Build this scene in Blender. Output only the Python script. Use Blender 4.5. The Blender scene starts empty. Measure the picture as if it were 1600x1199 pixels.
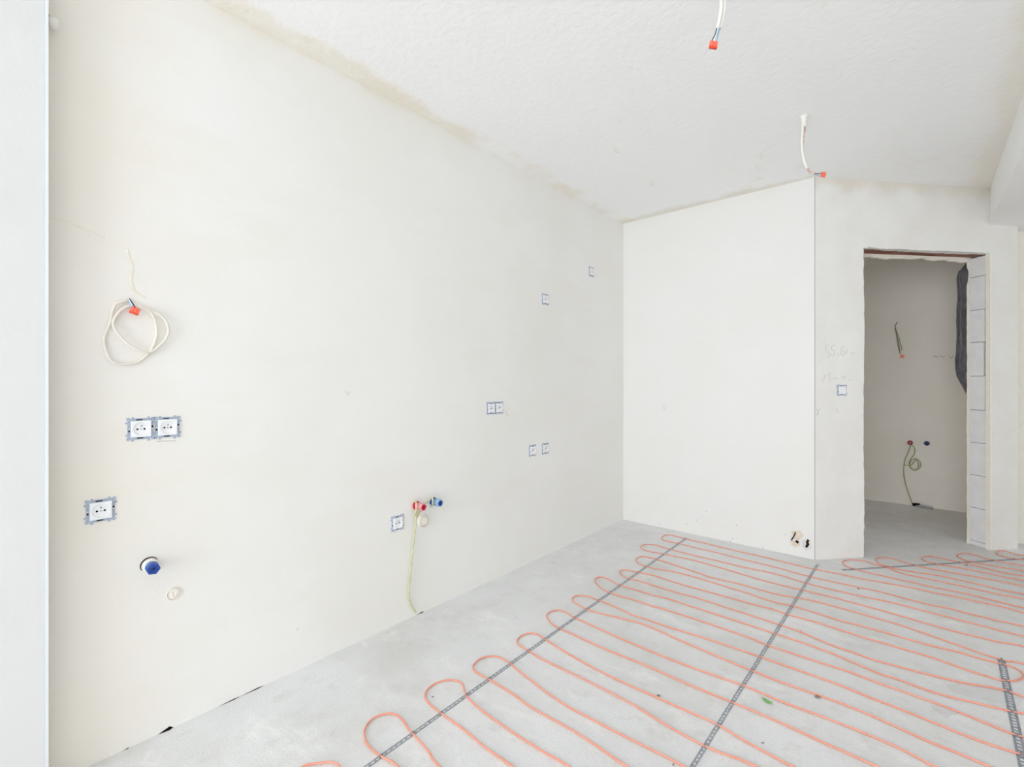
import bpy, bmesh, math, random
from mathutils import Vector, Matrix
random.seed(7)
SC = bpy.context.scene
COL = SC.collection

# ------------------------------------------------------------------ camera
# room axes: +Y runs along the long left wall towards the far corner, +X to the right, floor at z = 0
cam_d = bpy.data.cameras.new('camera')
cam = bpy.data.objects.new('camera', cam_d); COL.objects.link(cam)
cam.location = (0, 0, 1.256)
cam.rotation_euler = (math.radians(90), 0, math.radians(41.06))
cam_d.sensor_width = 36; cam_d.lens = 36*733.5/1600
cam_d.shift_y = -2.5/1600
cam_d.clip_start = 0.02
SC.camera = cam

# ------------------------------------------------------------------ light
SC.view_settings.view_transform = 'Standard'; SC.view_settings.look = 'None'
SC.view_settings.gamma = 1; SC.view_settings.use_curve_mapping = False
SC.view_settings.exposure = 0.0
try:
    SC.cycles.diffuse_bounces = 9; SC.cycles.max_bounces = 9; SC.cycles.adaptive_threshold = 0.02; SC.cycles.glossy_bounces = 3; SC.cycles.transparent_max_bounces = 8
except Exception: pass
world = bpy.data.worlds.new('sky'); SC.world = world; world.use_nodes = True
bg = world.node_tree.nodes['Background']; bg.inputs[0].default_value = (0.93, 0.97, 1, 1); bg.inputs[1].default_value = 1.0
def area_light(name, loc, sx, sy, power, color):
    l = bpy.data.lights.new(name, 'AREA'); l.shape = 'RECTANGLE'; l.size = sx; l.size_y = sy; l.energy = power; l.color = color
    o = bpy.data.objects.new(name, l); COL.objects.link(o); o.location = loc
    return o
WIN = area_light('window_daylight', (-0.22, -5.72, 1.35), 3.3, 2.55, 218, (0.95, 0.975, 1.0))
WIN.rotation_euler = Vector((0, 1, 0.22)).to_track_quat('-Z', 'Z').to_euler()

# ------------------------------------------------------------------ materials
def lin(c): return tuple(((v/255+0.055)/1.055)**2.4 if v/255 > 0.04045 else v/255/12.92 for v in c)
def mat(name, rgb, rough=0.6, metal=0.0, var=0.0, var_scale=20, rgb2=None, bump=0.0, bump_scale=60, alpha=1.0, spec=0.5, lo=0.35, hi=0.65, transmission=0.0):
    m = bpy.data.materials.new(name); m.use_nodes = True
    nt = m.node_tree; b = nt.nodes['Principled BSDF']
    c = lin(rgb) + (1,)
    b.inputs['Base Color'].default_value = c; b.inputs['Roughness'].default_value = rough; b.inputs['Metallic'].default_value = metal
    b.inputs['Specular IOR Level'].default_value = spec
    b.inputs['Alpha'].default_value = alpha
    b.inputs['Transmission Weight'].default_value = transmission
    tc = nt.nodes.new('ShaderNodeTexCoord')
    if rgb2:
        n = nt.nodes.new('ShaderNodeTexNoise'); n.inputs['Scale'].default_value = var_scale; n.inputs['Detail'].default_value = 4; n.inputs['Roughness'].default_value = 0.62
        nt.links.new(tc.outputs['Object'], n.inputs['Vector'])
        mr = nt.nodes.new('ShaderNodeMapRange'); mr.inputs[1].default_value = lo; mr.inputs[2].default_value = hi
        nt.links.new(n.outputs['Fac'], mr.inputs[0])
        mx = nt.nodes.new('ShaderNodeMix'); mx.data_type = 'RGBA'
        mx.inputs[6].default_value = c; mx.inputs[7].default_value = lin(rgb2) + (1,)
        nt.links.new(mr.outputs[0], mx.inputs[0]); nt.links.new(mx.outputs[2], b.inputs['Base Color'])
        m['mix'] = mx.name
    if bump:
        n2 = nt.nodes.new('ShaderNodeTexNoise'); n2.inputs['Scale'].default_value = bump_scale; n2.inputs['Detail'].default_value = 3
        nt.links.new(tc.outputs['Object'], n2.inputs['Vector'])
        bp = nt.nodes.new('ShaderNodeBump'); bp.inputs['Strength'].default_value = bump; bp.inputs['Distance'].default_value = 0.004
        nt.links.new(n2.outputs['Fac'], bp.inputs['Height']); nt.links.new(bp.outputs[0], b.inputs['Normal'])
    return m
class NG:
    """small helper to stack colour layers on a material"""
    def __init__(s, m):
        s.nt = m.node_tree; s.b = s.nt.nodes['Principled BSDF']
        s.tc = [n for n in s.nt.nodes if n.type == 'TEX_COORD'][0].outputs['Object']
        l = s.b.inputs['Base Color'].links
        s.col = l[0].from_socket if l else None
        sep = s.nt.nodes.new('ShaderNodeSeparateXYZ'); s.nt.links.new(s.tc, sep.inputs[0]); s.xyz = sep.outputs
    def math(s, op, a, b=None, clamp=False):
        n = s.nt.nodes.new('ShaderNodeMath'); n.operation = op; n.use_clamp = clamp
        for i, v in enumerate((a, b)):
            if v is None: continue
            if isinstance(v, (int, float)): n.inputs[i].default_value = v
            else: s.nt.links.new(v, n.inputs[i])
        return n.outputs[0]
    def ramp(s, v, a, b):
        n = s.nt.nodes.new('ShaderNodeMapRange'); n.interpolation_type = 'SMOOTHSTEP'
        n.inputs[1].default_value = a; n.inputs[2].default_value = b; s.nt.links.new(v, n.inputs[0]); return n.outputs[0]
    def noise(s, scale, stretch=(1, 1, 1), detail=4, rough=0.6, dist=0.0):
        mp = s.nt.nodes.new('ShaderNodeMapping'); mp.inputs['Scale'].default_value = stretch; s.nt.links.new(s.tc, mp.inputs[0])
        n = s.nt.nodes.new('ShaderNodeTexNoise'); n.inputs['Scale'].default_value = scale; n.inputs['Detail'].default_value = detail
        n.inputs['Roughness'].default_value = rough; n.inputs['Distortion'].default_value = dist
        s.nt.links.new(mp.outputs[0], n.inputs['Vector']); return n.outputs['Fac']
    def layer(s, rgb, fac):
        mx = s.nt.nodes.new('ShaderNodeMix'); mx.data_type = 'RGBA'
        s.nt.links.new(s.col, mx.inputs[6]); mx.inputs[7].default_value = lin(rgb) + (1,)
        s.nt.links.new(fac, mx.inputs[0]); s.col = mx.outputs[2]
        s.nt.links.new(s.col, s.b.inputs['Base Color'])
    def spot(s, c, r0, r1):
        d = s.nt.nodes.new('ShaderNodeVectorMath'); d.operation = 'DISTANCE'; s.nt.links.new(s.tc, d.inputs[0]); d.inputs[1].default_value = c
        return s.ramp(d.outputs['Value'], r1, r0)

M = {}
M['plaster_left'] = mat('plaster_left', (244, 243, 241), 0.9, rgb2=(241, 240, 236), var_scale=1.3, bump=0.12, bump_scale=90, spec=0.15)
M['plaster_back'] = mat('plaster_back', (238, 238, 237), 0.85, rgb2=(236, 235, 232), var_scale=2.2, bump=0.15, bump_scale=110, spec=0.2)
M['plaster_door'] = mat('plaster_door', (243, 242, 240), 0.9, rgb2=(238, 236, 232), var_scale=3.0, bump=0.3, bump_scale=90, spec=0.15)
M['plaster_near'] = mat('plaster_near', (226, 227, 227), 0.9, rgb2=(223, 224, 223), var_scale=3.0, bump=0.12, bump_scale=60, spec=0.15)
M['plaster_bath'] = mat('plaster_bath', (245, 241, 235), 0.9, rgb2=(242, 237, 229), var_scale=2.0, bump=0.3, bump_scale=90, spec=0.15)
M['plaster_cream'] = mat('plaster_cream', (245, 240, 229), 0.9, rgb2=(247, 244, 237), var_scale=18, bump=0.5, bump_scale=80, spec=0.1)
M['plaster_white'] = mat('plaster_white', (249, 249, 248), 0.9, rgb2=(247, 246, 244), var_scale=3.0, spec=0.15)
M['ceiling'] = mat('ceiling_plaster', (252, 252, 252), 0.9, rgb2=(250, 250, 250), var_scale=1.6, bump=0.7, bump_scale=30, spec=0.15)
M['concrete'] = mat('concrete_screed', (236, 237, 238), 0.75, rgb2=(227, 228, 229), var_scale=2.4, bump=0.35, bump_scale=140, spec=0.3, lo=0.3, hi=0.7)
M['aac'] = mat('aerated_block', (243, 243, 244), 0.95, rgb2=(236, 236, 238), var_scale=14, bump=0.6, bump_scale=220, spec=0.05)
M['mortar'] = mat('mortar', (150, 147, 142), 0.95, rgb2=(120, 116, 110), var_scale=30, spec=0.05)
M['brick_core'] = mat('brick_core', (150, 92, 66), 0.95, rgb2=(120, 72, 54), var_scale=40, spec=0.05)
M['torn'] = mat('torn_edge', (176, 128, 104), 0.95, rgb2=(214, 190, 172), var_scale=30, spec=0.05)
M['lintel'] = mat('lintel_timber', (160, 116, 100), 0.9, rgb2=(128, 90, 80), var_scale=12, bump=0.6, bump_scale=60, spec=0.1)
M['bead'] = mat('bead_metal', (236, 238, 241), 0.4, 0.0, spec=0.4)
M['bead_groove'] = mat('bead_groove', (206, 214, 228), 0.5)
M['frame_white'] = mat('window_pvc', (240, 240, 240), 0.3)
M['zinc'] = mat('zinc_frame', (186, 196, 212), 0.4, 0.0, rgb2=(166, 178, 200), var_scale=90, bump=0.2, bump_scale=160)
M['strap'] = mat('galvanised_strap', (178, 182, 189), 0.45, 0.1, rgb2=(142, 146, 154), var_scale=60)
M['strap_dark'] = mat('dark_strap', (134, 140, 150), 0.45, 0.1, rgb2=(164, 170, 178), var_scale=45)
M['white_plastic'] = mat('white_plastic', (246, 247, 250), 0.25)
M['grey_plastic'] = mat('grey_plastic', (170, 172, 176), 0.45)
M['dark'] = mat('dark_cavity', (22, 20, 24), 0.8, spec=0.1)
M['cable_orange'] = mat('heating_cable_sheath', (243, 166, 144), 0.5, rgb2=(240, 154, 130), var_scale=8)
M['cable_white'] = mat('white_cable_sheath', (243, 241, 236), 0.5)
M['cable_pink_reflection'] = mat('pink_reflection_sheath', (233, 214, 206), 0.5, rgb2=(214, 170, 160), var_scale=30, lo=0.45, hi=0.6)  # white sheath with its pinkish reflected shade put into the colour
M['cable_cream'] = mat('cream_cable_sheath', (240, 234, 224), 0.55)
M['wire_black'] = mat('black_wire', (40, 38, 40), 0.4)
M['wire_blue'] = mat('blue_wire', (152, 194, 224), 0.4)
M['wire_green'] = mat('green_yellow_wire', (214, 214, 176), 0.5, rgb2=(198, 202, 152), var_scale=35)
M['wire_green_dim'] = mat('green_yellow_wire_dim', (176, 176, 120), 0.5, rgb2=(146, 156, 98), var_scale=35)  # dimmer copy of the wire colour, the small room's shade painted in
M['wire_grey'] = mat('grey_wire', (150, 150, 138), 0.5)
M['conn'] = mat('orange_connector', (250, 84, 52), 0.35)
M['conn_light'] = mat('pale_orange_connector', (252, 128, 104), 0.35)
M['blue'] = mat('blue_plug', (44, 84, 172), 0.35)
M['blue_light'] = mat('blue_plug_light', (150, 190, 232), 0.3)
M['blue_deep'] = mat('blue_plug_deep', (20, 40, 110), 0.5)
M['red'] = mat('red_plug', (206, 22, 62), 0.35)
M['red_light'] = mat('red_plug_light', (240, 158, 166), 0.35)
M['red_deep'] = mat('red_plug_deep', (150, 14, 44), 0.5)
M['foil'] = mat('black_foil', (104, 106, 118), 0.2, 0.6, rgb2=(140, 142, 152), var_scale=10, bump=0.9, bump_scale=18)
M['foil_back'] = mat('brown_foil', (110, 98, 92), 0.4)
M['pencil'] = mat('pencil', (192, 191, 188), 0.9, spec=0.05)
M['leaf'] = mat('green_leaf', (126, 196, 104), 0.45, rgb2=(92, 160, 80), var_scale=160)
M['crumb'] = mat('mortar_crumb', (158, 154, 146), 0.9, rgb2=(128, 124, 116), var_scale=200)
M['film'] = mat('clear_film', (206, 208, 212), 0.12, alpha=0.13)
M['ridge'] = mat('trowel_ridge', (238, 229, 214), 0.95, rgb2=(243, 239, 231), var_scale=25, bump=0.4, bump_scale=120, spec=0.05)
M['stain'] = mat('chipped_plaster', (222, 206, 186), 0.95, rgb2=(238, 230, 219), var_scale=60, bump=0.8, bump_scale=90, spec=0.05)
M['hole_dark'] = mat('dark_brown_hole', (66, 44, 34), 0.8, rgb2=(40, 28, 24), var_scale=80, spec=0.1)  # darkness of open holes put into a material

# layered wear and some painted warm bounce: beige plaster seams and trowel bands with their own ragged shapes
g = NG(M['plaster_left'])
band = g.ramp(g.math('ADD', g.xyz[2], g.math('MULTIPLY', g.noise(2.6, (1, 1, 1)), 0.16)), 2.755, 2.80)
g.layer((236, 230, 216), g.math('MULTIPLY', band, 0.5))
strk = g.math('MULTIPLY', g.ramp(g.noise(1.4, (1, 0.8, 3)), 0.5, 0.72), 0.35)
g.layer((240, 236, 227), strk)
left = g.ramp(g.math('ADD', g.xyz[1], g.math('MULTIPLY', g.noise(2.0), 0.7)), 1.05, 0.45)  # beige towards the near end, partly warm bounce light put into the colour
g.layer((238, 228, 212), g.math('MULTIPLY', left, 0.45))
g = NG(M['ceiling'])
dl = g.math('ADD', g.xyz[0], 2.048)
rag = g.math('MULTIPLY', g.noise(2.2, (1, 0.7, 1), rough=0.7), 0.30)
g.layer((240, 233, 218), g.math('MULTIPLY', g.math('MULTIPLY', g.ramp(g.math('SUBTRACT', dl, rag), 0.0, -0.08), g.ramp(g.noise(1.3, (1, 1, 1)), 0.35, 0.6)), 0.85))
dr = g.math('SUBTRACT', 0.388, g.xyz[0])
g.layer((240, 233, 216), g.math('MULTIPLY', g.ramp(g.math('SUBTRACT', dr, rag), 0.02, -0.12), 0.5))
g.layer((241, 236, 224), g.math('MULTIPLY', g.ramp(g.noise(2.4, (2.2, 0.8, 1), dist=0.8), 0.62, 0.74), 0.6))
g.layer((240, 236, 228), g.math('MULTIPLY', g.ramp(g.noise(1.7, (1.5, 0.7, 1), dist=0.6), 0.58, 0.74), 0.35))
db = g.math('SUBTRACT', 3.899, g.xyz[1])
g.layer((224, 216, 198), g.math('MULTIPLY', g.math('MULTIPLY', g.ramp(g.math('SUBTRACT', g.math('ABSOLUTE', db), rag), -0.02, -0.12), g.ramp(g.xyz[0], -0.5, -0.62)), 0.45))
g = NG(M['concrete'])
g.layer((212, 211, 206), g.math('MULTIPLY', g.ramp(g.noise(1.3, (1, 1, 1), detail=4, rough=0.65, dist=0.5), 0.46, 0.68), 0.5))
g.layer((244, 244, 243), g.math('MULTIPLY', g.ramp(g.noise(2.6, (1, 1.8, 1), detail=6, rough=0.72, dist=0.6), 0.53, 0.70), 0.75))
g.layer((204, 202, 196), g.math('MULTIPLY', g.ramp(g.noise(9, (1, 1, 1), detail=4, rough=0.7), 0.52, 0.75), 0.4))
g.layer((250, 250, 249), g.math('MULTIPLY', g.ramp(g.noise(13, (1, 2.0, 1), detail=5, rough=0.7), 0.66, 0.74), 0.85))
g.layer((188, 185, 178), g.math('MULTIPLY', g.ramp(g.noise(150, (1, 1, 1), detail=2), 0.56, 0.72), 0.35))
g.layer((240, 240, 239), g.math('MULTIPLY', g.ramp(g.noise(210, (1.3, 1, 1), detail=2), 0.60, 0.72), 0.4))
g = NG(M['plaster_door'])
g.layer((222, 212, 194), g.math('MULTIPLY', g.ramp(g.math('ADD', g.xyz[2], g.math('MULTIPLY', g.noise(3.0), 0.3)), 2.72, 2.86), 0.5))
g.layer((238, 236, 232), g.math('MULTIPLY', g.ramp(g.noise(2.2, (1, 1, 1.2), dist=0.5), 0.55, 0.7), 0.6))

# ------------------------------------------------------------------ mesh helpers
def link(name, me, parent=None, material=None, smooth=False):
    o = bpy.data.objects.new(name, me); COL.objects.link(o)
    if material: me.materials.append(M[material])
    if smooth:
        for p in me.polygons: p.use_smooth = True
    if parent: o.parent = parent
    return o
def from_bm(name, bm, parent=None, material=None, smooth=False):
    bmesh.ops.recalc_face_normals(bm, faces=bm.faces)
    me = bpy.data.meshes.new(name); bm.to_mesh(me); bm.free()
    return link(name, me, parent, material, smooth)
def add_box(bm, lo, hi, bevel=0.0):
    r = bmesh.ops.create_cube(bm, size=1.0)
    c = [(a+b)/2 for a, b in zip(lo, hi)]; s = [b-a for a, b in zip(lo, hi)]
    for v in r['verts']: v.co = Vector((c[0]+v.co.x*s[0], c[1]+v.co.y*s[1], c[2]+v.co.z*s[2]))
    if bevel:
        es = list({e for v in r['verts'] for e in v.link_edges})
        bmesh.ops.bevel(bm, geom=es, offset=bevel, segments=2, affect='EDGES', profile=0.6)
    return bm
def box(name, lo, hi, parent=None, material=None, bevel=0.0):
    return from_bm(name, add_box(bmesh.new(), lo, hi, bevel), parent, material)
def prism(name, outline, axis, d0, d1, parent=None, material=None):
    """closed outline in a plane, extruded: axis 'y' -> outline is (x, z); axis 'z' -> outline is (x, y)"""
    bm = bmesh.new()
    def P(u, v, d): return (u, d, v) if axis == 'y' else (u, v, d)
    a = [bm.verts.new(P(u, v, d0)) for u, v in outline]; b = [bm.verts.new(P(u, v, d1)) for u, v in outline]
    n = len(a)
    for i in range(n): bm.faces.new((a[i], a[(i+1) % n], b[(i+1) % n], b[i]))
    f1 = bm.faces.new(a); f2 = bm.faces.new(b)
    bmesh.ops.triangulate(bm, faces=[f1, f2])
    return from_bm(name, bm, parent, material)
def smooth_path(pts, sub=4):
    P = [Vector(p) for p in pts]; out = []
    for i in range(len(P)-1):
        p0 = P[max(i-1, 0)]; p1 = P[i]; p2 = P[i+1]; p3 = P[min(i+2, len(P)-1)]
        n = sub
        for k in range(n):
            t = k/n; t2 = t*t; t3 = t2*t
            out.append(0.5*((2*p1)+(-p0+p2)*t+(2*p0-5*p1+4*p2-p3)*t2+(-p0+3*p1-3*p2+p3)*t3))
    out.append(P[-1]); return out
def add_tube(bm, pts, r, sides=8, flat=1.0, cap=True):
    rings = []
    up = Vector((0, 0, 1)); n = len(pts); prev = None
    for i, p in enumerate(pts):
        d = (pts[min(i+1, n-1)] - pts[max(i-1, 0)])
        if d.length < 1e-9: d = Vector((0, 0, 1))
        d.normalize()
        if prev is None:
            ref = up if abs(d.z) < 0.9 else Vector((1, 0, 0)); u = d.cross(ref).normalized()
        else:
            u = prev - d*prev.dot(d)
            u = u.normalized() if u.length > 1e-6 else d.orthogonal().normalized()
        prev = u; w = d.cross(u)
        rr = r[i] if isinstance(r, (list, tuple)) else r
        rings.append([bm.verts.new(p + u*math.cos(2*math.pi*k/sides)*rr + w*math.sin(2*math.pi*k/sides)*rr*flat) for k in range(sides)])
    for a, b in zip(rings, rings[1:]):
        for k in range(sides): bm.faces.new((a[k], a[(k+1) % sides], b[(k+1) % sides], b[k]))
    if cap: bm.faces.new(rings[0][::-1]); bm.faces.new(rings[-1])
    return bm
def tube(name, pts, r, parent=None, material=None, sides=8, sub=4, flat=1.0):
    return from_bm(name, add_tube(bmesh.new(), smooth_path(pts, sub), r, sides, flat), parent, material, True)
def add_lathe(bm, prof, sides=24, M4=None):
    """profile of (radius, height along local -y: outwards from the wall)"""
    rings = []
    for r, h in prof:
        if r < 1e-6: rings.append([bm.verts.new((0, -h, 0))])
        else: rings.append([bm.verts.new((r*math.cos(2*math.pi*k/sides), -h, r*math.sin(2*math.pi*k/sides))) for k in range(sides)])
    for a, b in zip(rings, rings[1:]):
        for k in range(sides):
            k2 = (k+1) % sides
            if len(a) == 1 and len(b) == 1: continue
            if len(a) == 1: bm.faces.new((a[0], b[k], b[k2]))
            elif len(b) == 1: bm.faces.new((a[k], a[k2], b[0]))
            else: bm.faces.new((a[k], a[k2], b[k2], b[k]))
    return bm
def lathe(name, prof, parent=None, material=None, sides=24, smooth=False):
    return from_bm(name, add_lathe(bmesh.new(), prof, sides), parent, material, smooth)
def tag(o, label=None, cat=None, group=None, kind=None):
    if label: o['label'] = label
    if cat: o['category'] = cat
    if group: o['group'] = group
    if kind: o['kind'] = kind
    return o
def empty(name, loc=(0, 0, 0), rz=0.0):
    o = bpy.data.objects.new(name, None); COL.objects.link(o); o.empty_display_size = 0.05
    o.location = loc; o.rotation_euler = (0, 0, rz); return o
def S(o, label, cat='wall'): return tag(o, label, cat, kind='structure')
LEFT = math.radians(90)                       # things on the left wall: local x -> +Y, local -y -> +X
EX, EY = -0.565, 3.899                        # outer corner between back wall and doorway wall
A3 = math.atan2(0.7487, 0.6630)               # heading of the doorway wall

# ------------------------------------------------------------------ the room shell
ZC = 2.70
S(box('floor', (-2.25, -5.6, -0.12), (3.5, 7.0, 0.0), None, 'concrete'), 'pale grey rough concrete screed floor running into the small room', 'floor')
S(box('ceiling', (-2.25, -5.6, ZC), (3.5, 7.0, ZC+0.15), None, 'ceiling'), 'white plastered ceiling with beige trowel stains along the edges', 'ceiling')
wl = S(box('wall_left', (-2.2, -5.55, 0), (-2.048, 3.95, ZC), None, 'plaster_left'), 'long cream plastered wall carrying most of the sockets')
wb = S(box('wall_back', (-2.2, EY, 0), (EX, EY+0.15, ZC), None, 'plaster_back'), 'smooth off-white short wall at the end of the long wall')
wn = S(box('wall_near', (-2.048, -5.55, 0), (-1.978, 0.148, ZC), None, 'plaster_near'), 'bright white wall pier cut off by the left picture edge')
box('corner_strip', (-1.9795, 0.1415, 0), (-1.9765, 0.1488, ZC), wn, 'bead')
box('bead_groove', (-1.9785, 0.1390, 0), (-1.9772, 0.1416, ZC), wn, 'bead_groove')
# window wall behind the camera, one wide opening
ww = box('wall_window', (-2.2, -5.55, 0), (-1.85, -5.4, ZC), None, 'plaster_back'); S(ww, 'plastered window wall behind the viewer')
box('wall_window_pier', (1.4, -5.55, 0), (3.35, -5.4, ZC), ww, 'plaster_white')
box('wall_window_header', (-1.85, -5.55, 2.6), (1.4, -5.4, ZC), ww, 'plaster_white')
fr = bmesh.new()
for x in (-1.85, -0.25, 1.34): add_box(fr, (x, -5.52, 0.0), (x+0.06, -5.45, 2.6))
for z in (0.0, 2.54): add_box(fr, (-1.79, -5.515, z), (1.34, -5.455, z+0.06))
S(from_bm('window_1', fr, None, 'frame_white'), 'white window frame behind the viewer', 'window')
S(box('wall_right', (3.2, -5.55, 0), (3.35, 6.9, ZC), None, 'plaster_white'), 'plastered wall far to the right, out of view')
# dropped soffit over the passage on the right
S(box('ceiling_soffit', (0.388, -5.4, 2.424), (3.2, 6.6, ZC), None, 'plaster_white'), 'dropped white soffit above the passage at upper right', 'ceiling')

# doorway wall: local x along the wall, local y into the wall
TH = 0.166; DL, DR, DT, WE = 0.388, 1.443, 2.216, 1.678
random.seed(3)
def jag(a, b, n, amp): return [a+(b-a)*i/n + (0 if i in (0, n) else random.uniform(-amp, amp)) for i in range(n+1)]
zs = [i*DT/70 for i in range(71)]
lft = [(DL + random.uniform(-0.004, 0.002) + 0.003*math.sin(z*5), z) for z in zs]
top = [(DL + (DR-DL)*i/40, DT + random.uniform(-0.002, 0.003)) for i in range(1, 40)]
rgt = [(DR + random.uniform(-0.0015, 0.0015) + 0.003*max(0, math.sin(z*2.2+1)), z) for z in zs[::-1]]
def panels(name, sets, d0, d1, parent, material):
    """strips of paired (x, z) points, each a solid slab between depths d0 and d1"""
    bm = bmesh.new()
    for A, B in sets:
        V = [[bm.verts.new((u, d, v)) for u, v in Lp] for Lp in (A, B) for d in (d0, d1)]
        a0, a1, b0, b1 = V; n = len(A)
        for i in range(n-1):
            for p, q in ((a0, b0), (a1, b1), (a0, a1), (b0, b1)): bm.faces.new((p[i], p[i+1], q[i+1], q[i]))
        for i in (0, n-1): bm.faces.new((a0[i], b0[i], b1[i], a1[i]))
    return from_bm(name, bm, parent, material)
tp = [(lft[-1][0], DT)] + top + [(rgt[0][0], DT)]
wd = panels('wall_doorway', [(lft, [(0, z) for _, z in lft]), (tp, [(x, ZC) for x, _ in tp]), (rgt, [(WE, z) for _, z in rgt]),
    ([(0, DT), (lft[-1][0], DT)], [(0, ZC), (lft[-1][0], ZC)]), ([(rgt[0][0], DT), (WE, DT)], [(rgt[0][0], ZC), (WE, ZC)])], 0.0, 0.030, None, 'plaster_door')
wd.location = (EX, EY, 0); wd.rotation_euler = (0, 0, A3)
S(wd, 'plastered wall with the rough open doorway')
box('wall_core', (0.0, 0.030, 0), (DL+0.0015, 0.144, ZC), wd, 'brick_core')
box('lintel', (DL-0.05, 0.028, DT+0.004), (DR+0.1, 0.146, ZC-0.02), wd, 'lintel')
# plaster smeared under the lintel from the front, ragged edge
lip = [(DL+0.03, 0.0012)] + [(DR-0.01, 0.0012)]
edge = []
for i in range(31):
    u = i/30; x = DR-0.01 - u*(DR-0.04-DL)
    edge.append((x, 0.030 + 0.026*math.sin(u*3.0+0.3) + random.uniform(-0.006, 0.006) - 0.05*max(0, u-0.85)/0.15))
bm = bmesh.new()
le = [edge[len(edge)-1-k] for k in range(len(edge))]
for zz, fl in ((DT-0.002, 0), (DT+0.004, 1)):
    a_ = [bm.verts.new((x, 0.0012, zz)) for x, _ in le]; b_ = [bm.verts.new((x, y, zz if fl else zz+0.0015)) for x, y in le]
    for k in range(len(le)-1): bm.faces.new((a_[k], a_[k+1], b_[k+1], b_[k]))
    if fl:
        for k in range(len(le)-1): bm.faces.new((b_[k], b_[k+1], pb_[k+1], pb_[k]))
    pb_ = b_
from_bm('plaster_lip', bm, wd, 'plaster_door')
# thin brown torn edge along the left side of the opening
random.seed(21)
panels('torn_edge', [([(x-0.002, z_) for x, z_ in lft], [(x+0.0035+random.uniform(-0.002, 0.003), z_) for x, z_ in lft])], 0.0015, 0.006, wd, 'torn')
# back skin (bathroom side) with broken lower edge
bt = []
random.seed(11)
for i in range(60):
    u = i/59; bt.append((DL-0.05 + u*(DR+0.0-DL+0.05), 2.199 + 0.004*math.sin(u*9+2) + 0.004*math.sin(u*31+1) - 0.008*u + random.uniform(-0.006, 0.004)))
rb = [(DR + 0.004 + random.uniform(-0.003, 0.003) + (0.012 if 2.02 < z2 < 2.12 else 0), z2) for z2 in [2.19-i*2.19/60 for i in range(61)]]
panels('plaster_skin', [([(0, 0), (0, 2.19)], [(DL-0.05, 0), (DL-0.05, 2.19)]), (bt, [(x, ZC) for x, _ in bt]), (rb, [(WE, z_) for _, z_ in rb]),
    ([(0, 2.19), (DL-0.05, 2.19)], [(0, ZC), (DL-0.05, ZC)]), ([(DR, 2.19), (WE, 2.19)], [(DR, ZC), (WE, ZC)])], 0.144, TH, wd, 'plaster_cream')
# aerated blocks showing in the right jamb
box('mortar_bed', (DR+0.012, 0.031, 0), (WE-0.002, 0.143, ZC), wd, 'mortar')
joints = [0.0, 0.036, 0.29, 0.541, 0.79, 1.041, 1.30, 1.559, 1.807, 2.061, 2.21]
gaps = {7: 0.0105, 6: 0.017, 5: 0.010, 8: 0.008}
for i, (z0, z1) in enumerate(zip(joints, joints[1:])):
    j = 0.0018
    t0 = 0.0302 + gaps.get(i, 0.0)
    b = box('block', (DR+0.001+random.uniform(0, 0.0015), t0, z0+j), (WE-0.004, 0.1435, z1-j), wd, 'aac', bevel=0.0015 if i else 0)
# cream corner strip on the front edge of the jamb
st = [(DR-0.0050+random.uniform(-0.0008, 0.0008), zz) for zz in [DT*i/50 for i in range(51)]]
prism('edge_plaster', st + [(DR+0.008, DT), (DR+0.008, 0)], 'y', -0.0006, 0.0302, wd, 'plaster_cream')
box('corner_strip', (WE-0.004, -0.0008, 0), (WE+0.0008, 0.006, 2.424), wd, 'plaster_cream')
box('corner_strip', (-0.001, -0.0010, 0.0), (0.0022, 0.003, ZC), wd, 'grey_plastic')  # thin grey strip drawing the dark shadow gap along this corner
# next wall, set back a hand's width beyond the end of the doorway wall
wp = box('wall_passage', (WE, 0.10, 0), (5.75, 0.25, ZC), None, 'plaster_cream'); wp.location = (EX, EY, 0); wp.rotation_euler = (0, 0, A3)
S(wp, 'cream wall of the passage, a sliver at the right picture edge')
# bathroom
bb = S(box('wall_bathroom_back', (-0.78, 6.27, 0), (0.51, 6.42, ZC), None, 'plaster_bath'), 'grey-beige plastered wall seen through the doorway')
S(box('wall_bathroom_right', (0.36, 5.16, 0), (0.51, 6.27, ZC), None, 'plaster_bath'), 'side wall of the small room hidden behind the door jamb')
S(box('wall_bathroom_left', (-0.78, EY+0.15, 0), (-0.62, 6.27, ZC), None, 'plaster_bath'), 'far side wall of the small room, out of view')  # unseen wall, set close in so bounce brightens the small room

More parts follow.
